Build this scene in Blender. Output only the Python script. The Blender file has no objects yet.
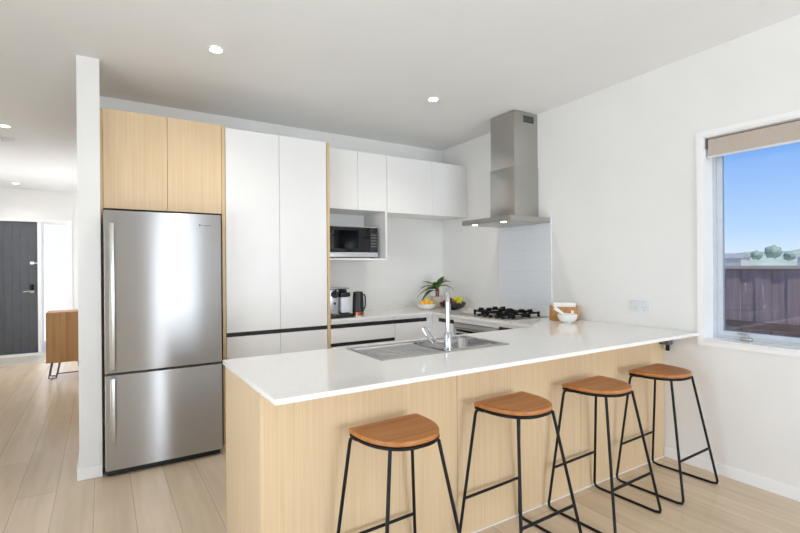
import bpy, bmesh, math, random
from mathutils import Vector, Matrix
random.seed(7)
C = bpy.context.scene.collection
PI = math.pi

# ------------------------------------------------------------------ camera
cam = bpy.data.cameras.new('camera'); camo = bpy.data.objects.new('camera', cam); C.objects.link(camo)
cam.sensor_width = 36; cam.lens = 473.9/800*36; cam.clip_start = .05; cam.clip_end = 500
Fv = Vector((0.53271085, 0.8462968, -0.00093774)); Rv = Vector((0.84626964, -0.53270207, -0.00749686)); Uv = Vector((0.00684411, -0.00320007, 0.99997146))
M = Matrix.Identity(4)
for i in range(3):
    M[i][0] = Rv[i]; M[i][1] = Uv[i]; M[i][2] = -Fv[i]; M[i][3] = (-3.3913, 0.0, 1.3712)[i]
camo.matrix_world = M
bpy.context.scene.camera = camo

# ------------------------------------------------------------------ world and light
w = bpy.data.worlds.new('sky'); bpy.context.scene.world = w; w.use_nodes = True
nt = w.node_tree; nt.nodes.clear()
out = nt.nodes.new('ShaderNodeOutputWorld'); bg = nt.nodes.new('ShaderNodeBackground')
tc = nt.nodes.new('ShaderNodeTexCoord'); sx = nt.nodes.new('ShaderNodeSeparateXYZ'); rp = nt.nodes.new('ShaderNodeValToRGB')
nt.links.new(tc.outputs['Generated'], sx.inputs[0]); nt.links.new(sx.outputs['Z'], rp.inputs[0])
el = rp.color_ramp.elements
el[0].position = 0.0; el[0].color = (.72, .82, .93, 1)
el[1].position = .55; el[1].color = (.10, .28, .78, 1)
e = el.new(.06); e.color = (.44, .66, .95, 1)
e = el.new(.22); e.color = (.15, .37, .86, 1)
nt.links.new(rp.outputs[0], bg.inputs[0]); bg.inputs[1].default_value = 1.0
nt.links.new(bg.outputs[0], out.inputs[0])

def area(name, loc, size, direction, watts, col=(1, 1, 1)):
    l = bpy.data.lights.new(name, 'AREA'); l.shape = 'RECTANGLE'; l.size, l.size_y = size; l.energy = watts; l.color = col
    o = bpy.data.objects.new(name, l); C.objects.link(o); o.location = loc
    o.rotation_euler = Vector(direction).to_track_quat('-Z', 'Z').to_euler()
    return o
# added fill lamps outside the unseen openings, in place of daylight and ground bounce
area('fill_rear_slider', (-1.62, -4.35, 1.25), (2.6, 2.3), (0, 1, .75), 200, (.85, .93, 1))
area('fill_left_slider', (-5.95, .6, 1.25), (3.6, 2.3), (1, 0, .8), 122, (.86, .935, 1))
area('fill_hall_window', (-5.95, 7.9, 1.4), (1.8, 1.8), (1, -.1, -.35), 100, (.94, .97, 1))
s = bpy.data.lights.new('sun', 'SUN'); s.energy = 4.0; s.angle = .02; s.color = (1, .96, .9)
so = bpy.data.objects.new('sun', s); C.objects.link(so)
so.rotation_euler = Vector((.22, .6, -1)).to_track_quat('-Z', 'Z').to_euler()

vs = bpy.context.scene.view_settings
vs.view_transform = 'Standard'; vs.look = 'None'; vs.gamma = 1; vs.exposure = 0.17; vs.use_curve_mapping = False
try:
    bpy.context.scene.cycles.max_bounces = 14; bpy.context.scene.cycles.diffuse_bounces = 8
    bpy.context.scene.cycles.glossy_bounces = 6; bpy.context.scene.cycles.transparent_max_bounces = 12
except Exception: pass

# ------------------------------------------------------------------ materials
def srgb(r, g, b):
    f = lambda c: (c/255/12.92) if c/255 <= .04045 else ((c/255+.055)/1.055)**2.4
    return (f(r), f(g), f(b), 1)
def mat(name, col, rough=.5, metal=0., spec=.5, **kw):
    m = bpy.data.materials.new(name); m.use_nodes = True
    b = m.node_tree.nodes['Principled BSDF']
    b.inputs['Base Color'].default_value = col; b.inputs['Roughness'].default_value = rough
    b.inputs['Metallic'].default_value = metal; b.inputs['Specular IOR Level'].default_value = spec
    for k, v in kw.items(): b.inputs[k.replace('_', ' ')].default_value = v
    return m
def coords(m, scale, rot=(0, 0, 0), loc=(0, 0, 0)):
    n = m.node_tree; t = n.nodes.new('ShaderNodeTexCoord'); mp = n.nodes.new('ShaderNodeMapping')
    mp.inputs['Scale'].default_value = scale; mp.inputs['Rotation'].default_value = rot; mp.inputs['Location'].default_value = loc
    n.links.new(t.outputs['Object'], mp.inputs[0]); return mp.outputs[0]
def add_noise(m, scale, c1, c2, nscale=1., detail=4, bump=0., lo=.3, hi=.7, rough=None):
    n = m.node_tree; b = n.nodes['Principled BSDF']
    v = coords(m, scale); t = n.nodes.new('ShaderNodeTexNoise'); t.inputs['Scale'].default_value = nscale; t.inputs['Detail'].default_value = detail
    n.links.new(v, t.inputs['Vector'])
    r = n.nodes.new('ShaderNodeValToRGB'); r.color_ramp.elements[0].position = lo; r.color_ramp.elements[1].position = hi
    r.color_ramp.elements[0].color = c1; r.color_ramp.elements[1].color = c2
    n.links.new(t.outputs[0], r.inputs[0]); n.links.new(r.outputs[0], b.inputs['Base Color'])
    if bump:
        bp = n.nodes.new('ShaderNodeBump'); bp.inputs['Strength'].default_value = bump; bp.inputs['Distance'].default_value = .002
        n.links.new(t.outputs[0], bp.inputs['Height']); n.links.new(bp.outputs[0], b.inputs['Normal'])
    return m
def noisy(name, c, rough=.5, var=4, scale=8, bump=0., **kw):
    m = mat(name, srgb(*c), rough, **kw)
    return add_noise(m, (1, 1, 1), srgb(*[max(0, x-var) for x in c]), srgb(*[min(255, x+var) for x in c]), scale, 3, bump)

wall_paint = noisy('wall_paint', (233, 232, 230), .6, 1.5, 3, .02, spec=.3)
ceil_paint = noisy('ceiling_paint', (232, 232, 231), .8, 1.5, 2, spec=.2)
trim_paint = noisy('trim_paint', (242, 242, 242), .35, 1, 4)
cab_white = noisy('cabinet_lacquer', (236, 235, 234), .32, 1, 4)
black_rail = noisy('black_rail', (26, 25, 27), .45, 3, 20)
rubber = noisy('black_plastic', (24, 24, 26), .4, 3, 30)
stone = noisy('white_stone', (240, 238, 234), .1, 3, 60, spec=.6)
dark_gap = noisy('dark_recess', (30, 24, 20), .8, 2, 10)
ceramic = noisy('white_ceramic', (238, 236, 232), .2, 2, 20)
black_ceramic = noisy('black_bowl_glaze', (38, 36, 38), .35, 4, 40)
black_metal = noisy('black_powder_coat', (14, 14, 15), .5, 2, 40, spec=.3)
alu = noisy('window_aluminium', (196, 202, 210), .35, 3, 20, metal=.3)
chrome = mat('chrome', (.62, .63, .65, 1), .1, 1.); add_noise(chrome, (1, 1, 1), (.60, .61, .64, 1), (.66, .67, .69, 1), 6)
nickel = noisy('satin_nickel', (190, 188, 182), .3, 4, 30, metal=.9)
copper = noisy('copper', (184, 112, 78), .25, 5, 30, metal=.8)
dark_glass = noisy('dark_glass', (13, 14, 16), .05, 2, 5, spec=.45)
door_paint = noisy('charcoal_door_paint', (84, 87, 92), .5, 3, 10)
blind_fab = add_noise(mat('blind_fabric', srgb(190, 178, 166), .9, spec=.1), (300, 300, 300), srgb(178, 166, 154), srgb(200, 188, 177), 1, 2, .2)
grey_plastic = noisy('grey_plastic', (92, 92, 98), .5, 4, 30)
outlet_white = noisy('outlet_plastic', (226, 227, 230), .35, 1, 10)
linen = noisy('white_linen', (236, 234, 230), .85, 5, 60, .3)

def oak(name, light, dark, grain_axis='z', rough=.42, freq=70):
    sc = {'z': (freq, freq, 1.6), 'x': (1.6, freq, freq), 'y': (freq, 1.6, freq)}[grain_axis]
    m = mat(name, light, rough, spec=.35)
    add_noise(m, sc, dark, light, 1.0, 6, .15, .25, .72)
    return m
oak_m = oak('oak_veneer', srgb(223, 199, 164), srgb(211, 183, 144), freq=120, rough=.36)
oak_edge = oak('oak_edge', srgb(216, 190, 150), srgb(204, 174, 130))
seat_wood = oak('stained_seat_wood', srgb(190, 128, 72), srgb(160, 100, 52), 'x', .38, 45)
side_wood = oak('sideboard_wood', srgb(182, 142, 98), srgb(162, 120, 76), 'z', .45, 40)
crate_wood = oak('crate_wood', srgb(200, 152, 96), srgb(160, 108, 58), 'x', .6, 60)

def steel(name, col, rough, sc, strength, aniso=0):
    m = mat(name, col, rough, 1.)
    n = m.node_tree; b = n.nodes['Principled BSDF']
    v = coords(m, sc); t = n.nodes.new('ShaderNodeTexNoise'); t.inputs['Scale'].default_value = 1; t.inputs['Detail'].default_value = 3
    n.links.new(v, t.inputs['Vector'])
    bp = n.nodes.new('ShaderNodeBump'); bp.inputs['Strength'].default_value = strength; bp.inputs['Distance'].default_value = .001
    n.links.new(t.outputs[0], bp.inputs['Height']); n.links.new(bp.outputs[0], b.inputs['Normal'])
    if aniso:
        cx = n.nodes.new('ShaderNodeCombineXYZ'); cx.inputs[0].default_value = 1
        b.inputs['Anisotropic'].default_value = aniso; n.links.new(cx.outputs[0], b.inputs['Tangent'])
        b.inputs['Anisotropic Rotation'].default_value = 0.25
    return m
steel_fridge = steel('brushed_steel_door', (.52, .52, .53, 1), .34, (3, 3, 400), .03, 1.0)
steel_hood = steel('brushed_steel_hood', (.47, .455, .43, 1), .28, (4, 4, 500), .15)
steel_sink = steel('sink_steel', (.50, .495, .485, 1), .3, (60, 60, 60), .08)
steel_dark = noisy('fridge_side_grey', (70, 70, 74), .5, 3, 10)

def floor_mat():
    m = mat('oak_laminate_floor', (.5, .4, .3, 1), .27, spec=.5)
    n = m.node_tree; b = n.nodes['Principled BSDF']
    v = coords(m, (1, 1, 1), (0, 0, PI/2), (0, 0, 0))
    br = n.nodes.new('ShaderNodeTexBrick'); br.offset = .37; br.inputs['Scale'].default_value = 1
    br.inputs['Brick Width'].default_value = 1.8; br.inputs['Row Height'].default_value = .197
    br.inputs['Mortar Size'].default_value = .0022; br.inputs['Mortar Smooth'].default_value = .2; br.inputs['Bias'].default_value = 0
    br.inputs['Color1'].default_value = srgb(222, 204, 180); br.inputs['Color2'].default_value = srgb(213, 194, 168); br.inputs['Mortar'].default_value = srgb(186, 170, 148)
    mp = n.nodes.new('ShaderNodeMapping'); t = n.nodes.new('ShaderNodeTexCoord')
    mp.inputs['Location'].default_value = (0.09, 0, 0); n.links.new(t.outputs['Object'], mp.inputs[0])
    mp2 = n.nodes.new('ShaderNodeMapping'); mp2.inputs['Rotation'].default_value = (0, 0, PI/2); n.links.new(mp.outputs[0], mp2.inputs[0])
    n.links.new(mp2.outputs[0], br.inputs['Vector'])
    v2 = coords(m, (22, 1.1, 1)); no = n.nodes.new('ShaderNodeTexNoise'); no.inputs['Scale'].default_value = 1; no.inputs['Detail'].default_value = 6
    n.links.new(v2, no.inputs['Vector'])
    v3 = coords(m, (5, .9, 1)); n2 = n.nodes.new('ShaderNodeTexNoise'); n2.inputs['Scale'].default_value = 1.3; n2.inputs['Detail'].default_value = 3; n.links.new(v3, n2.inputs['Vector'])
    r = n.nodes.new('ShaderNodeValToRGB'); r.color_ramp.elements[0].position = .3; r.color_ramp.elements[1].position = .7
    r.color_ramp.elements[0].color = (.92, .91, .89, 1); r.color_ramp.elements[1].color = (1.03, 1.03, 1.03, 1)
    n.links.new(no.outputs[0], r.inputs[0])
    r2 = n.nodes.new('ShaderNodeValToRGB'); r2.color_ramp.elements[0].position = .3; r2.color_ramp.elements[1].position = .7
    r2.color_ramp.elements[0].color = (.9, .885, .86, 1); r2.color_ramp.elements[1].color = (1.05, 1.05, 1.05, 1)
    n.links.new(n2.outputs[0], r2.inputs[0])
    mx = n.nodes.new('ShaderNodeMixRGB'); mx.blend_type = 'MULTIPLY'; mx.inputs[0].default_value = 1
    mx2 = n.nodes.new('ShaderNodeMixRGB'); mx2.blend_type = 'MULTIPLY'; mx2.inputs[0].default_value = 1
    n.links.new(br.outputs['Color'], mx.inputs[1]); n.links.new(r.outputs[0], mx.inputs[2])
    n.links.new(mx.outputs[0], mx2.inputs[1]); n.links.new(r2.outputs[0], mx2.inputs[2])
    n.links.new(mx2.outputs[0], b.inputs['Base Color'])
    bp = n.nodes.new('ShaderNodeBump'); bp.inputs['Strength'].default_value = .25; bp.inputs['Distance'].default_value = .002; bp.invert = True
    n.links.new(br.outputs['Fac'], bp.inputs['Height']); n.links.new(bp.outputs[0], b.inputs['Normal'])
    return m
floor_m = floor_mat()

def tile_mat():
    m = mat('glazed_white_tile', srgb(226, 231, 236), .06, spec=.6)
    n = m.node_tree; b = n.nodes['Principled BSDF']
    v = coords(m, (1, 1, 1), (0, PI/2, PI/2)); t = n.nodes.new('ShaderNodeTexCoord'); s = n.nodes.new('ShaderNodeSeparateXYZ'); c = n.nodes.new('ShaderNodeCombineXYZ')
    n.links.new(t.outputs['Object'], s.inputs[0]); n.links.new(s.outputs['Y'], c.inputs['X']); n.links.new(s.outputs['Z'], c.inputs['Y'])
    br = n.nodes.new('ShaderNodeTexBrick'); br.inputs['Scale'].default_value = 1; br.inputs['Brick Width'].default_value = 9.0; br.inputs['Row Height'].default_value = .1
    br.inputs['Mortar Size'].default_value = .0012; br.inputs['Color1'].default_value = srgb(230, 234, 238); br.inputs['Color2'].default_value = srgb(230, 234, 238); br.inputs['Mortar'].default_value = srgb(214, 219, 224)
    n.links.new(c.outputs[0], br.inputs['Vector']); n.links.new(br.outputs['Color'], b.inputs['Base Color'])
    return m
tile_m = tile_mat()

def glass_mat(name, refl=.08, tint=(1, 1, 1, 1)):
    m = bpy.data.materials.new(name); m.use_nodes = True; n = m.node_tree; n.nodes.clear()
    o = n.nodes.new('ShaderNodeOutputMaterial'); t = n.nodes.new('ShaderNodeBsdfTransparent'); g = n.nodes.new('ShaderNodeBsdfGlossy')
    g.inputs['Roughness'].default_value = .0; t.inputs[0].default_value = tint
    f = n.nodes.new('ShaderNodeFresnel'); f.inputs[0].default_value = 1.5
    mx = n.nodes.new('ShaderNodeMixShader'); n.links.new(f.outputs[0], mx.inputs[0]); n.links.new(t.outputs[0], mx.inputs[1]); n.links.new(g.outputs[0], mx.inputs[2])
    n.links.new(mx.outputs[0], o.inputs[0]); return m
glass = glass_mat('window_glass')
frost = mat('frosted_glass', (.95, .97, 1, 1), .5, Transmission_Weight=1.0); frost.node_tree.nodes['Principled BSDF'].inputs['IOR'].default_value = 1.1
def emit(name, col, st):
    m = bpy.data.materials.new(name); m.use_nodes = True; b = m.node_tree.nodes['Principled BSDF']
    b.inputs['Emission Color'].default_value = col; b.inputs['Emission Strength'].default_value = st; return m
lamp_e = emit('lamp_diffuser', (1, .93, .82, 1), 14)
hood_e = emit('hood_lamp_lens', (1, .97, .9, 1), 5)

# ------------------------------------------------------------------ mesh helpers (world coordinates)
def bx(bm, x0, x1, y0, y1, z0, z1, bev=0.):
    vs_ = [bm.verts.new((x, y, z)) for z in (z0, z1) for y in (y0, y1) for x in (x0, x1)]
    fs = [(0, 2, 3, 1), (4, 5, 7, 6), (0, 1, 5, 4), (2, 6, 7, 3), (0, 4, 6, 2), (1, 3, 7, 5)]
    faces = [bm.faces.new([vs_[i] for i in f]) for f in fs]
    if bev:
        es = list({e for f in faces for e in f.edges})
        bmesh.ops.bevel(bm, geom=es, offset=bev, segments=2, affect='EDGES', profile=.6)
    return bm
def box(*a, **k): return bx(bmesh.new(), *a, **k)
def tube(bm, pts, r, n=10, closed=False, caps=True):
    pts = [Vector(p) for p in pts]; rings = []; N = len(pts)
    prev = None
    for i, p in enumerate(pts):
        if closed: t = (pts[(i+1) % N]-pts[i-1]).normalized()
        else: t = (pts[min(i+1, N-1)]-pts[max(i-1, 0)]).normalized()
        if prev is None:
            a = Vector((0, 0, 1)) if abs(t.z) < .9 else Vector((1, 0, 0))
            u = t.cross(a).normalized()
        else:
            u = (prev - t*prev.dot(t)).normalized()
        prev = u; v = t.cross(u)
        rr = r[i] if isinstance(r, (list, tuple)) else r
        rings.append([bm.verts.new(p+(u*math.cos(2*PI*k/n)+v*math.sin(2*PI*k/n))*rr) for k in range(n)])
    for i in range(N if closed else N-1):
        a, b = rings[i], rings[(i+1) % N]
        for k in range(n): bm.faces.new((a[k], a[(k+1) % n], b[(k+1) % n], b[k]))
    if caps and not closed:
        bm.faces.new(rings[0][::-1]); bm.faces.new(rings[-1])
    return bm
def lathe(bm, prof, cx, cy, n=32, z0=0.):
    rings = []
    for r, z in prof:
        if r < 1e-6: rings.append([bm.verts.new((cx, cy, z0+z))])
        else: rings.append([bm.verts.new((cx+r*math.cos(2*PI*k/n), cy+r*math.sin(2*PI*k/n), z0+z)) for k in range(n)])
    for a, b in zip(rings, rings[1:]):
        if len(a) == 1 and len(b) == 1: continue
        for k in range(n):
            k2 = (k+1) % n
            if len(a) == 1: bm.faces.new((a[0], b[k], b[k2]))
            elif len(b) == 1: bm.faces.new((a[k], a[k2], b[0]))
            else: bm.faces.new((a[k], a[k2], b[k2], b[k]))
    return bm
def prism(bm, poly, z0, z1):
    lo = [bm.verts.new((x, y, z0)) for x, y in poly]; hi = [bm.verts.new((x, y, z1)) for x, y in poly]
    bm.faces.new(lo[::-1]); bm.faces.new(hi); n = len(poly)
    for i in range(n): bm.faces.new((lo[i], lo[(i+1) % n], hi[(i+1) % n], hi[i]))
    return bm
def rot_bm(bm, ang, cx, cy):
    bmesh.ops.rotate(bm, verts=bm.verts, cent=(cx, cy, 0), matrix=Matrix.Rotation(ang, 3, 'Z')); return bm
ORG = {}
def obj(name, bm, m, parent=None, smooth=35, label=None, kind=None):
    me = bpy.data.meshes.new(name); bmesh.ops.recalc_face_normals(bm, faces=bm.faces)
    org = ORG[parent.name] if parent else None
    if parent is None:                                       # origin at the thing's base
        xs = [v.co.x for v in bm.verts]; ys = [v.co.y for v in bm.verts]; zs = [v.co.z for v in bm.verts]
        org = Vector(((min(xs)+max(xs))/2, (min(ys)+max(ys))/2, min(zs)))
    keep = parent is None and KEEP_WORLD
    if keep: org = Vector((0, 0, 0))
    bmesh.ops.translate(bm, verts=bm.verts, vec=-org)
    bm.to_mesh(me); bm.free(); me.materials.append(m)
    if smooth:
        me.polygons.foreach_set('use_smooth', [True]*len(me.polygons)); me.set_sharp_from_angle(angle=math.radians(smooth))
    o = bpy.data.objects.new(name, me); C.objects.link(o)
    if parent: o.parent = parent
    else: o.location = org
    ORG[o.name] = org
    if label: o['label'] = label
    if kind: o['kind'] = kind
    return o
KEEP_WORLD = False
def tag(o, label, cat, group=None):
    o['label'] = label; o['category'] = cat
    if group: o['group'] = group
    return o
def thing(name, label, cat, loc, group=None):
    o = bpy.data.objects.new(name, None); C.objects.link(o); o.location = loc; o.empty_display_size = .1
    ORG[o.name] = Vector(loc); return tag(o, label, cat, group)
def struct(name, bm, m, smooth=0):
    global KEEP_WORLD
    KEEP_WORLD = True; o = obj(name, bm, m, None, smooth); KEEP_WORLD = False
    o['kind'] = 'structure'; return o
def dup(root, loc, label=None, rotz=0):
    r = root.copy(); C.objects.link(r); r.location = loc; r.rotation_euler = (0, 0, rotz)
    if label: r['label'] = label
    for ch in list(root.children):
        c = ch.copy(); C.objects.link(c); c.parent = r
        for g in list(ch.children):
            d = g.copy(); C.objects.link(d); d.parent = c
    return r
def text_bm(s, size, depth=.0006):
    cu = bpy.data.curves.new('t', 'FONT'); cu.body = s; cu.size = size; cu.extrude = depth; cu.align_x = 'LEFT'
    to = bpy.data.objects.new('t', cu); C.objects.link(to)
    dg = bpy.context.evaluated_depsgraph_get(); me = bpy.data.meshes.new_from_object(to.evaluated_get(dg))
    b = bmesh.new(); b.from_mesh(me); bpy.data.objects.remove(to); return b
def ceil_z(x, y): return 2.7277-0.0234*(y-4)-0.0055*x

# ================================================================== SETTING
XR = -3.396; XS = -3.522; YB = 4.44; YF = 9.4; XL = -5.6; YR = -4.0; WT = 3.05
struct('floor', box(XL, 0, YR, YF, -.1, 0), floor_m)
b = box(XL+.0, XS, 8.62, YF, .0, .006); struct('entry_spill_patch', b, noisy('entry_sun_spill', (214, 206, 192), .3, 5, 5))  # sunlight spill inside the front door, painted as a pale floor slab
def slab(bm, poly):
    lo = [bm.verts.new((x, y, ceil_z(x, y))) for x, y in poly]; hi = [bm.verts.new((x, y, WT)) for x, y in poly]
    bm.faces.new(lo[::-1]); bm.faces.new(hi); n = len(poly)
    for i in range(n): bm.faces.new((lo[i], lo[(i+1) % n], hi[(i+1) % n], hi[i]))
b = bmesh.new(); slab(b, [(XL, YR), (0, YR), (0, YB), (XR, YB), (XR, YF), (XL, YF)]); struct('ceiling', b, ceil_paint)
# right wall with the kitchen window opening
WY0, WY1, WZ0, WZ1 = .42, 1.598, .862, 2.215
b = bmesh.new(); bx(b, 0, .2, WY1, YB+.12, 0, WT); bx(b, 0, .2, YR, WY0, 0, WT); bx(b, 0, .2, WY0, WY1, 0, WZ0); bx(b, 0, .2, WY0, WY1, WZ1, WT)
struct('wall_right', b, wall_paint)
struct('wall_back', box(XR, 0, YB, YB+.12, 0, WT), wall_paint)
b = bmesh.new()                                             # wall between kitchen and hall
pts = [(XS, 3.704), (XR, 3.704), (XR, YF), (XS, YF)]
lo = [b.verts.new((x, y, 0)) for x, y in pts]; hi = [b.verts.new((x, y, ceil_z(x, y)-.0005)) for x, y in pts]
b.faces.new(lo[::-1]); b.faces.new(hi)
for i in range(4): b.faces.new((lo[i], lo[(i+1) % 4], hi[(i+1) % 4], hi[i]))
struct('wall_hall', b, wall_paint)
# far wall of the hall with door opening
DX0, DX1, SX1, DZ = -5.18, -4.25, -3.845, 2.115
b = bmesh.new(); bx(b, XL, DX0, YF, YF+.12, 0, WT); bx(b, SX1, XR, YF, YF+.12, 0, WT); bx(b, DX0, SX1, YF, YF+.12, DZ, WT); bx(b, DX0, SX1, YF, YF+.12, 0, .04)
struct('wall_front', b, wall_paint)
# left wall with two openings, rear wall with slider opening
b = bmesh.new(); a0, a1, a2, a3 = -1.2, 2.4, 7.0, 8.8
bx(b, XL-.12, XL, YR, a0, 0, WT); bx(b, XL-.12, XL, a1, a2, 0, WT); bx(b, XL-.12, XL, a3, YF+.12, 0, WT)
bx(b, XL-.12, XL, a0, a1, 2.4, WT); bx(b, XL-.12, XL, a2, a3, 2.3, WT); bx(b, XL-.12, XL, a2, a3, 0, .5)
struct('wall_left', b, wall_paint)
b = bmesh.new(); bx(b, XL-.12, -2.95, YR-.12, YR, 0, WT); bx(b, -.28, .2, YR-.12, YR, 0, WT); bx(b, -2.95, -.28, YR-.12, YR, 2.4, WT)
struct('wall_rear', b, wall_paint)
# unseen sliders; the left and hall windows are added to bring light in
def frame_bm(x0, x1, y0, y1, z0, z1, wd, axis, muls=()):
    b = bmesh.new()
    if axis == 'y':
        bx(b, x0, x0+wd, y0, y1, z0, z1); bx(b, x1-wd, x1, y0, y1, z0, z1); bx(b, x0+wd, x1-wd, y0, y1, z0, z0+wd); bx(b, x0+wd, x1-wd, y0, y1, z1-wd, z1)
        for m_ in muls: bx(b, m_-wd/2, m_+wd/2, y0, y1, z0+wd, z1-wd)
    else:
        bx(b, x0, x1, y0, y0+wd, z0, z1); bx(b, x0, x1, y1-wd, y1, z0, z1); bx(b, x0, x1, y0+wd, y1-wd, z0, z0+wd); bx(b, x0, x1, y0+wd, y1-wd, z1-wd, z1)
        for m_ in muls: bx(b, x0, x1, m_-wd/2, m_+wd/2, z0+wd, z1-wd)
    return b
w2 = struct('window_2', frame_bm(-2.95, -.28, YR-.09, YR-.03, 0, 2.4, .06, 'y', (-1.0,)), alu)
obj('pane', box(-2.89, -.34, YR-.064, YR-.058, .06, 2.34), glass, w2)
w3 = struct('added_window_3', frame_bm(XL-.09, XL-.03, a0, a1, 0, 2.4, .06, 'x', (.6,)), alu)
obj('pane', box(XL-.064, XL-.058, a0+.06, a1-.06, .06, 2.34), glass, w3)
w4 = struct('added_window_4', frame_bm(XL-.09, XL-.03, a2, a3, .5, 2.3, .06, 'x', (7.9,)), alu)
obj('pane', box(XL-.064, XL-.058, a2+.06, a3-.06, .56, 2.24), glass, w4)

# baseboards
struct('baseboard_right', box(-.013, -.0005, YR+.02, 1.858, 0.0005, .075, bev=.003), trim_paint)
b = box(XS-.013, XR+.0, 3.691, 3.7035, .0005, .08, bev=.003); bx(b, XS-.0135, XS-.0005, 3.704, YF-.001, .0005, .08)
struct('baseboard_hall', b, trim_paint)
struct('baseboard_front', box(SX1+.055, XS-.014, YF-.013, YF-.0005, .007, .08), trim_paint)

# kitchen window: white architrave and reveal, aluminium frame, glass
w1 = struct('window_1', frame_bm(-.012, .0-.0003, WY0-.03, WY1+.03, WZ0-.032, WZ1+.032, .031, 'x'), trim_paint)
b = bmesh.new()
bx(b, -.011, .118, WY1-.008, WY1-.0005, WZ0, WZ1); bx(b, -.011, .118, WY0+.0005, WY0+.008, WZ0, WZ1)
bx(b, -.011, .118, WY0+.008, WY1-.008, WZ0+.0005, WZ0+.01); bx(b, -.011, .118, WY0+.008, WY1-.008, WZ1-.01, WZ1-.0005)
obj('reveal', b, trim_paint, w1, 0)
fr = obj('window_frame', frame_bm(.118, .18, WY0+.002, WY1-.002, WZ0+.002, WZ1-.002, .028, 'x'), alu, w1, 0)
obj('sash', frame_bm(.132, .165, WY0+.03, WY1-.03, WZ0+.03, WZ1-.03, .03, 'x'), noisy('sash_alu', (204, 210, 220), .35, 3, 20, metal=.1), fr, 0)
obj('pane', box(.146, .152, WY0+.058, WY1-.058, WZ0+.058, WZ1-.058), glass, w1, 0)
b = box(.1, .131, 1.36, 1.43, WZ0+.012, WZ0+.03, bev=.003); tube(b, [(.11, 1.39, WZ0+.03), (.108, 1.39, WZ0+.05), (.105, 1.44, WZ0+.052)], .006)
obj('window_latch', b, nickel, w1)

# ------------------------------------------------------------------ front door in the hall
d = struct('door_1', frame_bm(DX0-.03, SX1+.045, YF-.014, YF-.0005, .0065, DZ+.04, .042, 'y', (DX1+.022,)), trim_paint)
b = bmesh.new()
nb = 9; wd = (DX1-.004-DX0-.004)/nb
for i in range(nb):
    x = DX0+.004+i*wd; bx(b, x+.0015, x+wd-.0015, YF+.02, YF+.06, .045, DZ-.004, bev=.003)
bx(b, DX0+.004, DX1-.004, YF+.025, YF+.06, .045, DZ-.004)
leaf = obj('door_panel', b, door_paint, d)
b = box(-4.345, -4.295, YF+.004, YF+.02, .99, 1.09, bev=.004); tube(b, [(-4.32, YF+.008, 1.02), (-4.32, YF-.045, 1.02), (-4.37, YF-.05, 1.02), (-4.43, YF-.05, 1.015)], .009)
obj('door_handle', b, nickel, leaf, label='satin nickel lever')
b = box(-4.345, -4.295, YF-.012, YF+.004, 1.03, 1.13, bev=.006); obj('keypad_lock', b, black_metal, leaf, label='black keypad lock')
b = box(-4.345, -4.295, YF-.012, YF+.02, 1.44, 1.485, bev=.006); bx(b, -4.295, -4.19, YF-.03, YF-.02, 1.455, 1.467); bx(b, -4.21, -4.17, YF-.036, YF-.014, 1.445, 1.478, bev=.004)
obj('security_latch', b, trim_paint, leaf, label='white swing bar latch')
sl = obj('sidelight_frame', frame_bm(DX1+.044, SX1, YF+.02, YF+.08, .04, DZ, .03, 'y'), trim_paint, d, 0)
obj('sidelight_pane', box(DX1+.074, SX1-.03, YF+.045, YF+.051, .07, DZ-.03), glass, sl, 0)

# ================================================================== OUTSIDE
yard = struct('ground', box(-12, 40, -12, 30, -.35, -.3), noisy('concrete_yard', (176, 170, 160), .9, 10, 3))
struct('porch_path', box(-8, -3, 9.55, 16, -.1, -.02), noisy('porch_concrete', (236, 236, 234), .8, 3, 3))
tag(obj('daylight_screen', box(-5.4, -2.9, 11.8, 11.9, -.02, 2.9), noisy('screen_white', (250, 250, 250), .7, 1, 3)), 'added white screen outside the glass beside the front door, standing for bright daylight', 'light screen')  # added screen that turns the view through the sidelight daylight white
fmat = oak('stained_fence', srgb(150, 132, 134), srgb(124, 108, 112), 'z', .8, 25)
f = thing('timber_fence', 'dark stained timber paling fence seen through the kitchen window', 'fence', (3.05, 3, -.3))
b = bmesh.new(); y = -1.0; k = 0
while y < 9:
    dx = .012*(k % 2); bx(b, 3.0+dx, 3.02+dx, y, y+.148, -.3, 1.31); y += .15; k += 1
obj('paling_panel', b, fmat, f, 0)
for z in (-.05, .6, 1.1): obj('rail', box(3.034, 3.09, -1, 9, z, z+.09), fmat, f, 0)
obj('fence_cap', box(2.975, 3.08, -1, 9, 1.31, 1.345), noisy('pale_cap', (176, 168, 156), .7, 6, 8), f, 0)
obj('lower_rail', box(2.965, 2.999, -1, 9, .62, .70), noisy('dark_rail', (78, 62, 66), .8, 5, 10), f, 0)
# hills with trees and roofs, haze painted in as pale colours
hm = add_noise(mat('hazy_hill_green', srgb(150, 165, 150), .95, spec=.0), (.25, .25, .25), srgb(128, 146, 134), srgb(172, 182, 168), 1.2, 6)
def hills():
    b = bmesh.new(); N, Mn = 60, 10; g = []
    for i in range(N):
        row = []; a = math.radians(-8+i*1.35)
        for j in range(Mn):
            r = 62+j*6; h = 3.1*math.sin(j/(Mn-1)*PI*.55)+.55*math.sin(i*.33+j*.4)+.4*math.sin(i*.81+1+j)+.2*random.random()
            row.append(b.verts.new((-3+r*math.cos(a), r*math.sin(a), -.45+h+.1*j)))
        g.append(row)
    for i in range(N-1):
        for j in range(Mn-1): b.faces.new((g[i][j], g[i+1][j], g[i+1][j+1], g[i][j+1]))
    return b
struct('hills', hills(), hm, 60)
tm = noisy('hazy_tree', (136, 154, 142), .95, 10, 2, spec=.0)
base = None
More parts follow.
